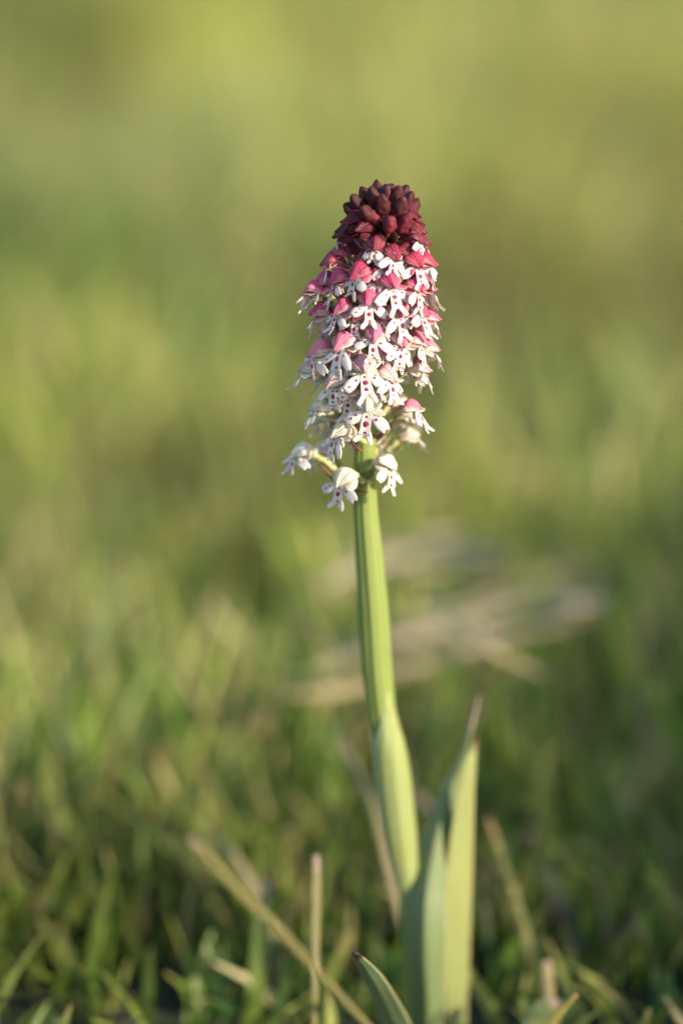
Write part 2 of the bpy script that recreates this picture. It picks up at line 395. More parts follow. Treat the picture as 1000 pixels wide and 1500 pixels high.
def join_meshes(name, mes):
    obs = []
    vs, fs, cs, b = [], [], [], 0
    for me in mes:
        nv = len(me.vertices); co = np.empty(nv * 3, np.float32); me.vertices.foreach_get('co', co)
        li = np.empty(len(me.loops), np.int32); me.loops.foreach_get('vertex_index', li)
        c = np.empty(nv * 4, np.float32); me.color_attributes['tint'].data.foreach_get('color', c)
        vs.append(co); fs.append(li + b); cs.append(c); b += nv; bpy.data.meshes.remove(me)
    co, li, c = map(np.concatenate, (vs, fs, cs))
    me = bpy.data.meshes.new(name); me.vertices.add(len(co) // 3); me.vertices.foreach_set('co', co)
    me.loops.add(len(li)); me.loops.foreach_set('vertex_index', li); me.polygons.add(len(li) // 4)
    me.polygons.foreach_set('loop_start', np.arange(0, len(li), 4, dtype=np.int32))
    me.polygons.foreach_set('use_smooth', np.ones(len(li) // 4, bool))
    a = me.color_attributes.new('tint', 'FLOAT_COLOR', 'POINT'); a.data.foreach_set('color', c)
    me.update(); me.materials.append(M_GRASS); return me
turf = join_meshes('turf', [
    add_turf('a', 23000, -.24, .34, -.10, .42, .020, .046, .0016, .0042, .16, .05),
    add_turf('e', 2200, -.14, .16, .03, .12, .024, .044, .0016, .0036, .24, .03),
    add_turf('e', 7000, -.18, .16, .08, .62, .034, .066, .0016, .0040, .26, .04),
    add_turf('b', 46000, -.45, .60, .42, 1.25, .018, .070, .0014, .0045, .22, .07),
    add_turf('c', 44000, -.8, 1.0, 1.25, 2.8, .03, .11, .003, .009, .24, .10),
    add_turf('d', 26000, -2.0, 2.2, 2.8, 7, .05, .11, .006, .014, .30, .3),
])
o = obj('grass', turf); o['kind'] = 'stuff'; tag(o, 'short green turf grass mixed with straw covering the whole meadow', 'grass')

# unseen tussocks added right of the view to shade the lower right of the turf
def tussock(x, y, r, h, n, label):
    a = rng.uniform(0, 2 * np.pi, n); q = r * np.sqrt(rng.random(n)); bx, by = x + q * np.cos(a), y + q * np.sin(a)
    hh = h * rng.uniform(.55, 1.05, n) * (1 - .45 * (q / r) ** 2)
    me = blades(bx, by, hh, rng.uniform(.0016, .0034, n), .15 + .5 * q / r * rng.random(n), rng.uniform(.1, .7, n), .25, 'tussock', heading=a)
    tag(obj('shade_tussock', me), label, 'tussock', 'unseen tall grass tussocks placed to shade the turf')
def by_sun(a, q): return (a * math.sin(SUN_AZ) + q * math.cos(SUN_AZ), -a * math.cos(SUN_AZ) + q * math.sin(SUN_AZ))
for (a_, q_, r_, h_, n_), lb in zip([(.19, .112, .042, .108, 3600), (.19, .175, .05, .138, 5200), (.18, .235, .045, .14, 4800), (.20, .31, .05, .155, 5000), (.21, .40, .055, .155, 4600), (.24, .50, .055, .15, 2600)],
        ['nearest of the unseen shade tussocks, lowest and most compact', 'second unseen shade tussock from the orchid, high and dense', 'middle unseen shade tussock between two higher ones',
         'highest unseen tussock of the row shading the turf', 'fifth shade tussock of the unseen row, just before its far end', 'farthest and broadest unseen shade tussock at the end of the row']):
    tussock(*by_sun(a_, q_), r_, h_, n_, lb)

# ------------------------------------------------------------------ the orchid
base = at(603, 1545, 0); base.z = 0
orchid = bpy.data.objects.new('burnt_tip_orchid', None); col.objects.link(orchid); orchid.location = base
orchid.empty_display_size = .02
tag(orchid, 'flowering orchid with white spotted florets and dark maroon buds on upright green stem', 'orchid')
def L(p): return Vector(p) - base            # world -> plant coordinates

AX = [(561, 305), (561, 335), (555, 400), (548, 460), (541, 530), (537, 600), (534, 680), (535, 745), (541, 820), (547, 900),
      (552, 980), (561, 1060), (573, 1130), (584, 1210), (594, 1300), (600, 1400), (603, 1500), (603, 1550)]
RAD = [3, 6, 10, 11.5, 12.5, 14, 15.5, 17, 19.5, 21, 21.2, 20, 17, 14, 12, 12, 12, 12]
axw = [at(*p) for p in AX]
axz = np.array([p.z for p in axw])[::-1]; axx = np.array([p.x for p in axw])[::-1]
def ax_x(z): return float(np.interp(z, axz, axx))
m = MB()
def stem_rib(th, v):
    return .028 * math.cos(5 * th + 1.0) + .035 * math.cos(11 * th + .6) + .012 * math.cos(27 * th) + .008 * math.sin(v * 37 + th * 2) + .05 * math.exp(-((th - 3.35) / .16) ** 2)
m.tube([L(p) for p in axw], [r * PX for r in RAD], rows=90, seg=56, ribfn=stem_rib)
obj('stem', m.mesh('stem', [M_STEM]), orchid)

def px_leaf(name, pts, hw, mat, normal=(0, -1, 0), thick=.0006, rows=44, cols=10, camber=.0, fold=0.0, twist=None, parent=orchid, endjag=None):
    m = MB(); P = [at(*p) if len(p) == 3 else at(p[0], p[1], 0) for p in pts]
    if parent is not None: P = [L(p) for p in P]; loc = (0, 0, 0)
    else:
        loc = P[0].copy(); P = [p - loc for p in P]
    m.ribbon(P, [h * PX for h in hw], normal, thick, rows, cols, camber, 0, twist, endjag, fold)
    return obj(name, m.mesh(name, [mat]), parent, loc)
# sheathing leaf clasped round the stem: an open cylinder whose margins meet in front
def sheath():
    m = MB(); rows, seg = 60, 40
    #       px-left px-right py  opening
    prof = [(535, 574, 1004, .97), (537, 579, 1034, .74), (539, 586, 1062, .36), (542, 595, 1092, .10), (546, 602, 1130, .03), (551, 607, 1175, .02),
            (557, 611, 1215, .02), (566, 613, 1255, .02), (577, 614, 1295, .02), (586, 614, 1340, .02), (592, 614, 1420, .02), (592, 614, 1550, .02)]
    R = cr(prof, rows)
    for side in (0, 1):
        for r in range(rows):
            xl, xr, py, op = R[r]; op = max(op, .01); c = at((xl + xr) / 2, py, 0); rad = (xr - xl) / 2 * PX - (.0004 if side else 0)
            for k in range(seg + 1):
                u = k / seg
                a0 = math.radians(-62) + op * 1.9; a1 = a0 + 2 * math.pi * 1.02 - op * 3.0       # clockwise round from the front, seen from above
                th = a0 + (a1 - a0) * u + .0
                rr = rad * (1 + .012 * math.cos(9 * th) + .008 * math.cos(23 * th)) * (1 - .035 * u) * (.965 + .04 * (1 - u))
                m.v.append(tuple(L(c + Vector((math.sin(th) * rr, -math.cos(th) * rr, 0)))))
    W = seg + 1
    for side in (0, 1):
        for r in range(rows - 1):
            for k in range(seg):
                a = side * rows * W + r * W + k; q = (a, a + 1, a + W + 1, a + W); uvs = ((k / seg, 1 - r / rows), ((k + 1) / seg, 1 - r / rows), ((k + 1) / seg, 1 - (r + 1) / rows), (k / seg, 1 - (r + 1) / rows))
                if side: q, uvs = q[::-1], uvs[::-1]
                m.f.append(q); m.uv.append(uvs); m.mi.append(0)
    for r in range(rows - 1):
        for k in (0, seg):
            a = r * W + k; b = rows * W + a; q = (a, a + W, b + W, b)
            m.f.append(q if k == 0 else q[::-1]); m.uv.append(((.0, .5),) * 4); m.mi.append(0)
    for k in range(seg):
        b = rows * W; m.f.append((k, b + k, b + k + 1, k + 1)); m.uv.append(((.0, .9),) * 4); m.mi.append(0)
    return obj('sheath', m.mesh('sheath', [M_SHEATH]), orchid)
sheath()
px_leaf('leaf', [(624, 1560, -.004), (625, 1480, -.006), (622, 1400, -.008), (624, 1320, -.006), (637, 1240, 0), (657, 1165, .005), (672, 1125, .007), (684, 1085, .008), (694, 1048, .009), (701, 1020, .010)],
        [16, 24, 29, 29, 24, 15, 9, 4.5, 3.2, 1.5], M_LEAF_B, camber=.10, normal=(-.12, -1, 0), fold=.85)
px_leaf('leaf', [(668, 1560, .002), (668, 1480, .001), (669, 1400, 0), (671, 1320, 0), (675, 1240, .001), (683, 1160, .002), (689, 1120, .003), (693, 1102, .004), (698, 1083, .004)],
        [14, 18, 20.5, 21.5, 19.5, 13, 9, 5.5, 1.2], M_LEAF_Y, camber=-.12, normal=(.28, -1, 0), fold=.12)
# folded third leaf with a withered tip, low in front
px_leaf('leaf', [(598, 1560, -.010), (575, 1500, -.016), (552, 1450, -.022), (535, 1420, -.025), (519, 1398, -.028)],
        [26, 27, 21, 14, 5], mat_leaf('leaf_grey_green', (.13, .21, .10), (.17, .25, .12), (.24, .30, .17), 9, edge=(.55, .48, .26), tip=(.06, .025, .02), tipstart=.90),
        camber=-.1, normal=(-.5, -1, .2), fold=.35)

# ---- meshes of a floret (pixel units, local +Y outwards, +Z up)
def make_lip(v, seed):
    rd = random.Random(seed); m = MB(); j = lambda a: rd.uniform(-a, a)
    fl = 5 * v['flare']; ln = v['len']; cx = j(2.5)
    mid = [(0, 1, 1), (0, 4, -6), (cx * .3, 6, -15), (cx * .7, 6.5 + fl * .3, -25), (cx, 6 + fl * .8, -33 * ln)]
    m.ribbon(mid, [3.5, 5.2, 6.2, 7.2 + j(.8), 9.2 + j(1)], (0, 1, .12), .9, 11, 8, -.18)
    for s in (-1, 1):
        a = rd.uniform(.25, .75); l = rd.uniform(11, 17) * ln
        p0 = Vector((cx + s * 4.2, 5.6 + fl * .75, -31 * ln)); d = Vector((s * math.sin(a), rd.uniform(.0, .55) * v['flare'], -math.cos(a)))
        m.ribbon([p0 - d * 4 * .5, p0 + d * l * .4, p0 + d * l * .8, p0 + d * l], [4.0, 3.6 + j(.5), 3.1 + j(.6), 1.7], (0, 1, .12), .85, 8, 4, .1,
                 endjag=[rd.uniform(-.9, .9) for _ in range(5)])
        b = v['spread'] + j(.14) + .08 * s; l = rd.uniform(27, 33)
        d = Vector((s * math.sin(b), .05 + .18 * j(1), -math.cos(b))).normalized(); tw = s * rd.uniform(.1, .5)
        drp = rd.uniform(0, 5)
        pts = [Vector((s * 1.2, 1.5, 0)), Vector((s * 1.5, 4, -1.5)) + d * l * .3, Vector((s * 1.5, 5, -2)) + d * l * .68 + Vector((0, 0, -drp * .4)), Vector((s * 1.5, 4 + j(3), -2)) + d * l + Vector((0, 0, -drp))]
        m.ribbon(pts, [2.3, 5.5 + j(.6), 7.4 + j(.9), 4.8 + j(1.3)], (0, 1, .1), .9, 10, 6, rd.uniform(-.05, .3), twist=[0, tw * .4, tw * .8, tw],
                 endjag=[rd.uniform(-2.0, 1.0) for _ in range(7)])
        # spots of the side lobe
        q = pts[1].lerp(pts[2], rd.uniform(.0, .5)); m.dome(q + Vector((j(1.2), 1.25, j(1))), 1.1 + j(.3), 1.5 + j(.4), (0, 1, .1), up=tuple(d))
        if rd.random() < .45:
            q = pts[2].lerp(pts[3], rd.uniform(.0, .35)); m.dome(q + Vector((j(1.5), 1.3, j(1))), .95 + j(.25), 1.2 + j(.3), (0, 1, .1), up=tuple(d))
    # spots of the middle lobe and the throat
    m.dome((j(.7), 7.3, -17 + j(2)), 1.9 + j(.4), 2.8 + j(.6), (0, 1, .12))
    m.dome((cx * .5 + j(1.2), 7.2 + fl * .25, -27 + j(2)), 1.6 + j(.9), 1.7 + j(.9), (0, 1, .12))
    m.dome((j(.5), 5.2, -7.5), 1.0, 1.3, (0, 1, .3))
    for s in (-1, 1):
        if rd.random() < .3: m.dome((cx + s * 6.4, 7.2 + fl * .9, -37 * ln), .8, 1.0, (0, 1, .1))
        m.dome((s * 1.6, 3.2, .6), .75, .8, (0, 1, .2))
    return m
def make_hood(seed, wide=1.0, open_=0.0):
    rd = random.Random(seed); m = MB(); rows, seg = 16, 18; b0 = 0
    j = lambda a: rd.uniform(-a, a); tipz = rd.uniform(1, 4); tipx = j(3)
    for side in (0, 1):
        for r in range(rows + 1):
            v = r / rows
            rr = 14.5 * (math.sin(math.pi * min(v * .62 + .13, 1)) ** .8) * (1 if v < .55 else 1 - .80 * ((v - .55) / .45) ** 1.7)
            yy = -26 + 37 * v; cz = 1 + 5 * math.sin(v * 2.2) - (9.5 - tipz) * max(0, v - .45) * 2 * v
            for k in range(seg + 1):
                th = (k / seg * 2 - 1) * math.radians(112 - 14 * v)
                q = rr * (1 + .07 * math.cos(th * 5) - .10 * math.exp(-((abs(th) - .75) / .13) ** 2)) - (1.0 if side else 0)
                q += .35 * math.sin(th * 17 + seed) * v
                x = math.sin(th) * q * (1.06 * wide) + tipx * v * v; z = cz + math.cos(th) * q * 1.0
                y = yy - abs(math.sin(th)) * 4 * v + (2.0 * math.cos(th * 6 + seed) if r == rows else 0)
                m.v.append((x, y, z))
    W = seg + 1; H = rows + 1
    for side in (0, 1):
        for r in range(rows):
            for k in range(seg):
                a = side * H * W + r * W + k; q = (a, a + W, a + W + 1, a + 1)
                uv = ((k / seg, r / rows), (k / seg, (r + 1) / rows), ((k + 1) / seg, (r + 1) / rows), ((k + 1) / seg, r / rows))
                m.f.append(q[::-1] if side == 0 else q); m.uv.append(uv[::-1] if side == 0 else uv); m.mi.append(0)
    def strip(ids, u):
        for a, b in zip(ids, ids[1:]):
            m.f.append((a, b, b + H * W, a + H * W)); m.uv.append(((u, .5),) * 4); m.mi.append(0)
    strip([r * W for r in range(H)], 0); strip([r * W + seg for r in range(H)][::-1], 1); strip([rows * W + k for k in range(W)], .5)
    return m
def make_sepal(s, seed, droop):
    rd = random.Random(seed); j = lambda a: rd.uniform(-a, a); m = MB()
    m.ribbon([(s * 4, -17, 5), (s * 9, -8, 3 + j(1)), (s * (13 + j(2)), 0, 1 - droop * 4), (s * (17 + j(4)), 6, -1 - droop * 8 + j(3))],
             [4.5, 8.0, 7.6, 2.8], (s * .42, .55, .75), 1.0, 10, 6, .35, endjag=[rd.uniform(-2, 1.2) for _ in range(7)])
    return m
def make_petal(s, seed):
    rd = random.Random(seed); j = lambda a: rd.uniform(-a, a); m = MB()
    m.ribbon([(s * 2, -8, 4), (s * 5, -1, 6), (s * 5 + j(1), 5, 7), (s * 3.5, 8, 6 + j(1))], [2, 3.6, 3.2, 1.2], (s * .2, .8, .5), .8, 8, 4, .2)
    return m
def make_ovary(k=1.0):
    m = MB(); pts = [(x, -14 + (y + 14) * k, z * k) for x, y, z in [(0, -68, -22), (0, -52, -17), (0, -38, -7), (0, -24, 0), (0, -14, 2)]]
    m.tube(pts, [2.6, 3.6, 4.3, 4.0, 3.6], rows=18, seg=14, rib=.13, nrib=3, phase=3.0)
    # the little column with its anther in the mouth of the hood
    m.tube([(0, -12, 3), (0, -3, 5), (0, 1, 8), (0, 1.5, 10)], [2.5, 2.9, 2.3, .6], rows=8, seg=8)
    return m
def make_spur():
    m = MB(); m.tube([(0, 0, 0), (0, -5, -4), (0, -8, -12), (0, -8.5, -17)], [3.0, 2.6, 2.3, 1.2], rows=9, seg=9); return m
def make_bract(seed):
    rd = random.Random(seed); m = MB(); x = rd.uniform(-3, 3)
    m.ribbon([(0, -66, -35), (x, -56, -31), (x, -42, -21), (x * 1.5, -30, -9)], [4, 6, 4.5, .8], (0, .5, -.85), .8, 10, 5, -.35); return m
NV = 6
LIPS = [make_lip(dict(flare=[.2, .8, .5, 1.2, .1, .7][i], len=[1, 1.05, .95, 1, 1.08, .9][i], spread=[.98, .80, 1.12, .9, .74, 1.05][i]), 40 + i).mesh('lip', [M_LIP, M_SPOT], PX) for i in range(NV)]
YLIPS = [make_lip(dict(flare=.1, len=.82, spread=[.62, .75, .55][i]), 70 + i).mesh('young_lip', [M_LIP, M_SPOT], PX) for i in range(3)]
HOODS = [make_hood(90 + i, [1, .92, 1.08][i % 3]).mesh('hood', [M_HOOD], PX) for i in range(4)]
SEPS = {(s, i): make_sepal(s, 120 + i * 2 + (s > 0), [.2, .8, .5][i]).mesh('lateral_sepal', [M_HOOD], PX) for s in (-1, 1) for i in range(3)}
PETS = {s: make_petal(s, 140 + s).mesh('inner_petal', [M_HOOD], PX) for s in (-1, 1)}
OV = make_ovary().mesh('ovary', [M_OVARY], PX); OV_S = make_ovary(.62).mesh('short_ovary', [M_OVARY], PX); SP = make_spur().mesh('spur', [M_SPUR], PX)
BR = [make_bract(150 + i).mesh('bract', [M_BRACT], PX) for i in range(2)]

CKEY = [300, 340, 365, 390, 425, 460, 490, 520, 550, 575, 600, 720]
CVAL = [(.055, .008, .014), (.11, .012, .020), (.22, .022, .045), (.42, .040, .095), (.58, .075, .17), (.67, .11, .22), (.72, .15, .27),
        (.76, .24, .32), (.78, .40, .41), (.78, .58, .49), (.78, .71, .54), (.78, .72, .57)]
def hood_col(y, pink=None):
    if pink is not None: y = pink
    c = [float(np.interp(y, CKEY, [k[i] for k in CVAL])) for i in range(3)]
    k = random.uniform(.88, 1.12)
    return [min(v * k, .85) for v in c]

def floret(loc, az, y, scale=1.0, tilt=0.0, roll=0.0, var=None, pink=None, R=99):
    """az: 0 faces the camera, positive to the right; y: photo height, which gives its age"""
    young = y < 385
    c = hood_col(y, pink); pale = float(np.interp(y, [340, 400, 460, 520], [1.0, .8, .35, .05]))
    if pink is not None: pale = .1
    f = obj('floret', OV_S if R < 68 else OV, orchid, L(loc), color=(.62, .22, .3, 1) if y < 395 else (1, 1, 1, 1)); f.scale = (scale,) * 3
    f.rotation_euler = (Matrix.Rotation(az + math.pi, 3, 'Z') @ Matrix.Rotation(tilt, 3, 'X') @ Matrix.Rotation(roll, 3, 'Y')).to_euler()
    i = random.randrange(NV) if var is None else var
    tw = random.uniform(.95, 1.0); lc = (1, tw, tw, 1)
    lp = obj('lip', random.choice(YLIPS) if young else LIPS[i], f, color=lc)
    lp.rotation_euler = (random.uniform(.02, .34), random.uniform(-.1, .1), random.uniform(-.28, .28))
    lp.scale = (.85, .9, .80) if young else (1.0, 1, random.uniform(.84, .96) * (.86 if abs(az) > .7 else 1))
    hd = obj('hood', HOODS[(i + int(y)) % 4], f, color=(*c, pale))
    hd.rotation_euler = (random.uniform(-.1, .12), random.uniform(-.1, .1), random.uniform(-.1, .1))
    hd.scale = (1.03, 1.04, 1.04) if y < 560 else (random.uniform(1.02, 1.18), 1.0, random.uniform(.78, .9)); hd.location = (0, 3 * PX, -2 * PX if young else PX)
    for s in (-1, 1):
        sc = hood_col(y + (70 if y > 400 else 15), None if pink is None else 640)
        sp = obj('lateral_sepal', SEPS[(s, random.randrange(3))], f, color=(*sc, pale * .9))
        if young: sp.scale = (.8, .9, .9)
        obj('inner_petal', PETS[s], f, color=(*[min(.8, v * 1.3 + .08) for v in c], pale))
    obj('spur', SP, f)
    b = obj('bract', BR[i % 2], f, color=((.22, .03, .04, 1) if y < 400 else random.choice([(.45, .14, .15, 1), (.40, .40, .16, 1), (.55, .30, .26, 1)])))
    if R < 68: b.scale = (.8, .62, .7)
    return f

def on_spike(px, py, R):
    """the point of the spike's round envelope (radius R px) seen at (px, py), and its azimuth"""
    Y = -R * PX
    for _ in range(12):
        P = at(px, py, Y); s = (P.x - ax_x(P.z)) / (R * PX); s = max(-.985, min(.985, s)); Y = -R * PX * math.sqrt(1 - s * s)
    P = at(px, py, Y)
    return P, math.asin(s)
#  (x, y of the throat, envelope radius, extra azimuth deg, tilt deg, roll deg, scale, pink)
FL = [(549, 362, 60, 0, -8, 0, .88), (577, 376, 62, 5, -5, -14, .95), (615, 353, 62, 12, -4, -18, .85), (613, 389, 72, 0, -4, -8, 1), (629, 391, 78, 20, -4, -10, .95),
      (575, 420, 70, 0, -4, 0, 1), (612, 427, 78, 0, -4, -4, 1), (631, 428, 84, 20, 0, -10, .95), (586, 461, 76, 0, -4, 0, 1), (617, 461, 82, 6, 0, -14, 1.05),
      (590, 506, 78, 0, -2, -4, 1.02), (617, 507, 84, 8, 0, -10, 1.08), (547, 496, 80, 0, -4, 2, 1.05), (539, 445, 76, -4, -4, 2, 1), (523, 406, 70, -14, -6, 8, .95),
      (496, 458, 78, -6, -2, 4, 1), (499, 510, 82, -4, -2, 2, 1.05), (533, 544, 82, 0, -4, 2, 1.08), (572, 556, 80, 6, -2, -4, 1.05), (488, 566, 80, -10, 0, 6, 1.05),
      (491, 414, 74, -10, -4, 6, 1), (490, 374, 66, -14, -4, 12, .9), (470, 420, 80, -8, -2, 4, 1), (464, 463, 82, -6, 0, 4, 1.05), (462, 520, 86, -6, 2, 4, 1.1),
      (496, 346, 60, -16, -4, 10, .8), (480, 388, 74, -26, -4, 8, .95), (463, 600, 78, -4, 4, 0, 1.08), (539, 601, 72, -2, -6, 2, 1.12), (495, 637, 66, -8, 0, 4, 1.08),
      (438, 668, 96, -2, 10, 0, 1.1), (500, 707, 60, -2, -8, 6, 1.15), (569, 686, 52, 12, -2, -12, 1.08), (609, 602, 80, 0, 4, -6, 1.12, 520), (620, 546, 84, 10, 4, -10, 1.1),
      (447, 545, 92, -22, 2, 0, 1), (452, 430, 90, -26, 0, 4, .95), (636, 470, 90, 24, 0, -8, .9), (636, 515, 92, 24, 0, -8, .9)]
for t in FL:
    x, y, R, da, ti, ro, sc = t[:7]
    if y < 630: R *= .95; x = x + (552 - y * .02 - 1 - x) * .035
    P, az = on_spike(x, y, R)
    floret(P, az + math.radians(da + random.uniform(-13, 13)), y, sc * random.uniform(.92, 1.07), math.radians(ti + random.uniform(-5, 6)), math.radians(ro + random.uniform(-9, 9)), pink=t[7] if len(t) > 7 else None, R=R)
# florets set deeper, showing between the front ones
for x, y in [(530, 384), (563, 392), (596, 372), (552, 412), (600, 400), (484, 436), (566, 470), (520, 468), (604, 482), (563, 522), (514, 520), (480, 532), (600, 536), (552, 562), (512, 580)]:
    P, az = on_spike(x, y, 52 if y < 400 else 55)
    floret(P, az, y - 16, .86, random.uniform(-.15, .05), random.uniform(-.2, .2), R=55)
for (px, py, Y, az, sc) in ((470, 664, .006, -2.2, 1.0), (585, 618, .006, 2.3, 1.0), (520, 640, .007, -2.9, .95), (560, 650, .006, 2.7, .95), (604, 640, .004, 1.9, .9)):
    floret(at(px, py, Y), az, py, sc, .1, 0, R=60)
# the far side of the spike
k = 0
for y in range(360, 640, 9):
    az = math.radians(100 + (k * 137.5 * 1.0) % 160); k += 1
    R = float(np.interp(y, [350, 400, 450, 520, 600], [58, 66, 72, 74, 66])) * PX
    P = at(*[float(np.interp(y, [a[1] for a in AX], [a[0] for a in AX])), y, 0])
    P = P + Vector((math.sin(az) * R, -math.cos(az) * R, 0))
    floret(P, az, y, .98, random.uniform(-.05, .1), random.uniform(-.1, .1))

# ---- buds of the tip
def make_bud(seed, ln=1.0):
    rd = random.Random(seed); m = MB(); cx = rd.uniform(-1.5, 1.5)
    ph = rd.uniform(0, 6)
    def rib(th, v): return .10 * math.cos(3 * th + ph) * (.3 + v) + .05 * math.cos(5 * th + ph * 2) - .16 * math.exp(-((th - 3) / .2) ** 2) * v
    m.tube([(0, 0, -13 * ln), (0, 0, -12 * ln), (0, 0, -9 * ln), (0, 0, -3 * ln), (cx * .4, 0, 4 * ln), (cx, 0, 10 * ln), (cx * 1.3, 0, 13 * ln), (cx * 1.5, 0, 14.4 * ln)],
           [1.5, 4.2, 7.4, 9.4, 9.0, 6.2, 3.6, 1.0], rows=22, seg=20, ribfn=rib)
    for q in range(len(m.v)):
        x, y, z = m.v[q]; w_ = 1 + .09 * math.sin(x * .55 + ph) * math.cos(z * .42 + ph * 2) + .06 * math.sin(y * .9 + z * .5 + ph * 3)
        m.v[q] = (x * w_, y * w_ * .92, z * (1 + .04 * math.sin(x * .6 + ph)))
    m.tube([(rd.uniform(-4, 4), 6, -30), (0, 3, -22), (0, 0, -12 * ln)], [2.2, 2.6, 3.2], rows=8, seg=8, mat=1)
    return m.mesh('bud', [M_BUD, M_PED], PX)
BUDS = [make_bud(200 + i, [1.1, 1.3, 1.0, 1.4, 1.2][i]) for i in range(5)]
#   x, y, depth px (towards the camera positive), scale, (lean right, lean to camera), hooked colour
BL = [(537, 312, 42, .95, -.35, .75, 1.5), (561, 298, 36, 1.0, .0, .55, 1.0), (570, 329, 48, .95, .1, .5, .9), (584, 306, 30, 1.15, .35, .45, 1.1), (524, 295, 18, .95, -.55, .35, .55),
      (537, 281, 10, .75, -.35, .2, 1.1), (549, 286, 24, 1.0, -.25, .4, 1.1), (566, 277, 12, .95, .05, .3, 1.1), (580, 284, 14, .95, .3, .3, 1.0), (595, 291, 2, .9, .55, .15, .9),
      (517, 309, 12, 1.05, -.75, .3, .5), (606, 320, 26, 1.35, .85, .45, 1.0), (610, 341, 24, 1.5, 1.05, .45, 1.5), (512, 325, 26, 1.25, -.85, .5, .5), (503, 341, 12, 1.35, -1.1, .3, .5),
      (527, 340, 42, 1.1, -.5, .7, .6), (552, 276, -8, .9, -.1, -.2, 1), (572, 276, -10, .9, .15, -.2, 1), (588, 283, -14, .9, .4, -.3, 1), (536, 284, -14, .9, -.4, -.3, 1),
      (548, 320, 34, .9, -.2, .7, .6), (590, 328, 38, 1.05, .5, .6, .9), (596, 352, 44, 1.15, .6, .7, 1.6), (521, 362, 44, 1.1, -.6, .6, 1.1), (560, 284, 6, .9, 0, .1, .9),
      (525, 300, -20, 1, -.6, -.5, .8), (600, 305, -22, 1, .6, -.5, .8), (562, 292, -30, 1, 0, -.7, .8), (583, 318, -42, 1.1, .4, -.9, .8), (540, 318, -42, 1.1, -.4, -.9, .8),
      (612, 332, -14, 1.2, 1.0, -.4, .9), (508, 330, -16, 1.2, -1.0, -.4, .9),
      (545, 305, 18, 1, -.2, .6, .5), (572, 308, 20, 1, .2, .6, .5), (558, 318, 24, 1, 0, .8, .4), (530, 322, 22, 1, -.5, .6, .4), (592, 320, 20, 1, .5, .6, .5),
      (545, 338, 26, 1, -.2, .9, .4), (575, 345, 26, 1, .2, .9, .5), (556, 350, 30, 1, 0, .9, .4), (600, 338, 24, 1, .5, .6, .5)]
for i, (x, y, d, s, lx, ly, k) in enumerate(BL):
    if i in (22, 23): continue
    y += max(0, 320 - y) * .16; s *= 1.12
    if i > 31: k = .1; s *= .9
    P = at(x, y, -d * PX)
    o = obj('bud', BUDS[i % 5], orchid, L(P), color=(.042 * (.5 + .6 * k), .011 * (.6 + .4 * k), .014 * (.7 + .3 * k), 1))
    o.scale = (s, s, s)
    if i in (2, 20, 21): o.color = (.11, .014, .026, 1)
    if i in (11, 12, 13, 14, 15, 22, 23, 30, 31):                 # nearly open: already hooded
        o.data = HOODS[i % 4]; az = math.asin(max(-1, min(1, (x - 560) / 58))) * (1 if d > 0 else 1)
        if d < 0: az = math.pi - az
        cc = (.14 * (.6 + .5 * k), .014 * (.6 + .5 * k), .026 * (.6 + .5 * k)); o.color = (*cc, 1); o.scale = (s * .78,) * 3
        o.rotation_euler = (Matrix.Rotation(az + math.pi, 3, 'Z') @ Matrix.Rotation(.25, 3, 'X')).to_euler()
        for sd in (-1, 1):
            e = obj('lateral_sepal', SEPS[(sd, i % 3)], o, color=(*cc, 1)); e.rotation_euler = (-.3, sd * .5, 0); e.scale = (.75, 1, 1)
        continue
    dirv = Vector((math.sin(lx) , -math.sin(ly), max(.05, math.cos(lx) * math.cos(ly)))).normalized()
    o.rotation_euler = dirv.to_track_quat('Z', 'Y').to_euler()

# ------------------------------------------------------------------ single blades that the photograph shows
def mat_blade(name, c1, c2, tip): return mat_leaf(name, c1, c2, tuple(min(1, v * 1.25) for v in c2), 5, edge=c1, tip=tip, tipstart=.86, trans=.3)
B_TAN = mat_blade('blade_tan', (.20, .19, .07), (.27, .24, .10), (.42, .32, .22))
B_GREEN = mat_blade('blade_green', (.10, .16, .03), (.16, .22, .045), (.36, .27, .15))
B_STRAW = mat_blade('blade_straw', (.30, .27, .13), (.40, .33, .18), (.46, .33, .24))
B_DRY = mat_blade('blade_dry', (.42, .34, .24), (.52, .43, .32), (.40, .30, .22))
B_OLIVE = mat_blade('blade_olive', (.20, .20, .05), (.28, .26, .08), (.42, .27, .12))
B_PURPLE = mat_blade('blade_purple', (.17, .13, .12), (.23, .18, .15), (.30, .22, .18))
def blade(name, pts, hw, mat, label, cat='grass blade', group=None, normal=(0, -1, 0), fold=.2, thick=.0003, grounded=True):
    P = [at(*p) for p in pts]
    if grounded and P[0].z > 0:
        d = (P[0] - P[1]); d.z = min(d.z, -.2 * d.length); k = P[0].z + .002
        P.insert(0, P[0] + d * (k / -d.z)); hw = [hw[0]] + list(hw)
    loc = P[0].copy(); m = MB()
    m.ribbon([p - loc for p in P], [h * PX for h in hw], normal, thick, 30, 6, 0, 0, None, None, fold)
    return tag(obj(name, m.mesh(name, [mat]), None, loc), label, cat, group)
G = 'single grass blades near the orchid'  # mostly flat grass blades, plus one brown stalk and one broad leaf
blade('single_blade', [(545, 1510, -.062), (480, 1440, -.066), (405, 1360, -.07), (335, 1290, -.073), (300, 1252, -.075), (278, 1228, -.076)], [4.5, 5, 6, 6.5, 6, 3.5], B_TAN,
      'long straw blade slanting up to the left from under the orchid leaves', group=G)
blade('single_blade', [(412, 1440, .02), (390, 1350, .028), (355, 1275, .032), (315, 1222, .035)], [8, 9, 8, 4], B_STRAW, 'shorter straw blade just above the long slanting one, leaning left', group=G)
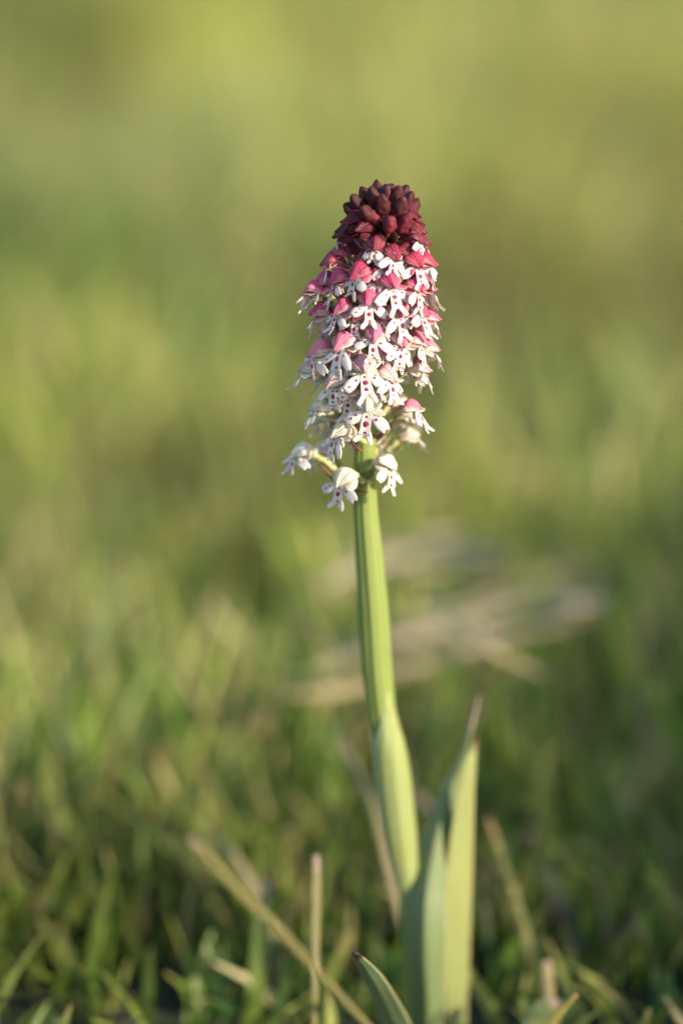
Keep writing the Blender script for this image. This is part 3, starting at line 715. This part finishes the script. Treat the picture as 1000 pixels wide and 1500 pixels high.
blade('single_blade', [(460, 1540, -.012), (461, 1440, -.010), (462, 1370, -.006), (463, 1300, -.002), (463, 1252, .0)], [5.5, 5.5, 6, 6, 4.5], B_TAN,
      'upright narrow blade standing free left of the orchid leaves', group=G)
blade('single_blade', [(600, 1400, .012), (585, 1340, .018), (563, 1250, .022), (546, 1180, .028), (520, 1125, .038), (497, 1078, .045)], [7, 6.5, 6, 5.5, 5, 3.5], B_STRAW,
      'dry tan blade leaning left close behind the orchid stem', group=G)
blade('single_blade', [(795, 1460, .012), (775, 1390, .016), (752, 1310, .02), (732, 1250, .024), (714, 1198, .028)], [7, 8, 7, 6, 3.5], B_OLIVE,
      'tan and green blade leaning left just right of the orchid leaves', group=G)
blade('single_blade', [(700, 1260, .05), (660, 1215, .05), (625, 1180, .05), (606, 1160, .05)], [6, 6, 6, 4], B_PURPLE, 'brown stalk crossing behind the sheath and leaf', group=G)
blade('single_blade', [(548, 1420, .04), (549, 1360, .04), (548, 1300, .04), (546, 1275, .04)], [6, 6, 5, 3], B_GREEN, 'thin green blade upright behind the low folded leaf', group=G)
blade('single_blade', [(965, 1430, .035), (945, 1385, .037), (925, 1330, .04), (907, 1285, .042), (898, 1262, .043)], [3, 3, 3, 2.6, 2], B_OLIVE, 'thin olive blade with brown tip leaning left at the right edge', group=G)
blade('single_blade', [(1010, 1400, .03), (985, 1350, .03), (960, 1332, .03), (935, 1328, .03), (912, 1329, .03)], [2.4, 2.4, 2.4, 2.2, 1.6], B_OLIVE, 'olive blade bent over level near the right edge', group=G)
blade('single_blade', [(890, 1460, .03), (850, 1395, .035), (820, 1330, .04), (795, 1270, .045)], [14, 14, 12, 6], B_PURPLE, 'broad shaded purplish blade leaning left in the dark turf', group=G)
blade('single_blade', [(880, 1450, .025), (905, 1390, .03), (935, 1345, .035), (950, 1322, .035)], [10, 10, 8, 4], B_PURPLE, 'shaded grey blade leaning right across the purplish one', group=G)
blade('single_blade', [(795, 1520, -.02), (815, 1490, -.02), (832, 1470, -.02), (845, 1457, -.02)], [8, 7, 5, 2.5], B_OLIVE, 'short olive blade tip leaning right at the bottom edge', group=G)
blade('single_blade', [(770, 1530, -.01), (790, 1490, -.01), (800, 1475, -.01), (815, 1465, -.01)], [22, 20, 15, 5], M_LEAF_B, 'broad blue-green leaf low at the bottom edge right of the orchid', 'leaf')
blade('single_blade', [(778, 1310, .06), (778, 1270, .06), (777, 1235, .06), (776, 1215, .06)], [10, 12, 12, 8], B_STRAW, 'cropped blunt straw blade right of the orchid leaf tip', group=G)
blade('single_blade', [(805, 1480, .0), (803, 1450, .0), (801, 1425, .0), (800, 1408, .0)], [8, 9, 9, 6], B_STRAW, 'small cropped straw stub in the shade near the bottom', group=G)
blade('single_blade', [(365, 1510, .01), (375, 1430, .012), (385, 1350, .015), (392, 1290, .02)], [13, 15, 14, 8], B_GREEN, 'broad green blade upright behind the long slanting straw one', group=G)
blade('single_blade', [(735, 1320, .05), (715, 1290, .05), (700, 1270, .05), (690, 1255, .05)], [7, 8, 7, 4], B_OLIVE, 'short olive blade just right behind the tall yellow-green leaf', group=G)
# dead leaves lying on the turf behind
G2 = 'dead straw leaves lying behind the orchid'
def at_height(px, py, z):
    r = _ray(px, py); t = .4
    while t < 6:
        p = CAM + r * t
        if p.z < float(ground_h(p.x, p.y)) + z: break
        t += .002
    return p
def dead(pts, hw, label, mat=B_DRY, normal=(0, -.8, .7)):
    P = [at_height(p[0], p[1], p[2] + .010) for p in pts]; loc = P[0].copy(); m = MB()
    m.ribbon([p - loc for p in P], [h * PX for h in hw], normal, .0005, 36, 6, .35, twist=[0, .2, -.1, .25, 0][:len(pts)])
    tag(obj('dead_leaf', m.mesh('dead_leaf', [mat]), None, loc), label, 'dead leaf', G2)
B_DEAD = mat_blade('dead_straw', (.40, .34, .23), (.50, .43, .31), (.34, .28, .18))
NM = iter(['pale dead leaf second from the top of the lower bundle behind the stem', 'broadest pale dead leaf, longest to the right in the lower bundle', 'dead leaf just below the broadest one in the lower bundle',
           'lowest straw leaf of the lower bundle, reaching left past the stem', 'short dead leaf lying in the middle of the lower bundle right of the stem', 'thin topmost straw leaf of the lower bundle behind the stem',
           'topmost dead leaf of the upper arched bundle', 'widest dead leaf in the middle of the upper arched bundle', 'lowest straw leaf of the upper arched bundle',
           'straw leaf crossing aslant over both bundles of dead leaves'])
for dy, hw_, x0, x1, mt in ((-40, 6, 520, 860, B_DEAD), (-14, 9, 470, 905, B_DRY), (14, 7, 430, 880, B_DEAD), (44, 9, 410, 700, B_STRAW), (30, 6, 560, 800, B_DRY), (-62, 5, 600, 900, B_STRAW)):
    f_ = lambda x: 1056 - .20 * x + dy
    xs_ = np.linspace(x0, x1, 5)
    dead([(x, f_(x) + 9 * math.sin(x * .016 + dy) + random.uniform(-4, 4), random.uniform(.024, .030)) for x in xs_], [hw_ * .5, hw_ * 1.1, hw_ * 1.2, hw_, hw_ * .4], next(NM), mt)
for dy, hw_, x0, x1, mt in ((-18, 7, 500, 740, B_DEAD), (6, 10, 470, 755, B_DRY), (28, 6, 490, 720, B_STRAW)):
    xs_ = np.linspace(x0, x1, 5)
    dead([(x, 804 + dy + ((x - 660) / 140) ** 2 * 26 + random.uniform(-4, 4), random.uniform(.034, .042)) for x in xs_], [hw_ * .6, hw_, hw_ * 1.2, hw_, hw_ * .4], next(NM), mt)
for dx in (0,):
    dead([(600 + dx, 835, .034), (655 + dx, 900, .040), (715 + dx, 948, .040), (800 + dx, 990, .030)], [4, 8, 8, 4], next(NM), B_STRAW)
dead([(770, 900, .024), (805, 890, .028), (850, 882, .030), (890, 876, .024)], [6, 12, 12, 6], 'short curled dead leaf at the right end of the lower bundle', B_DEAD)
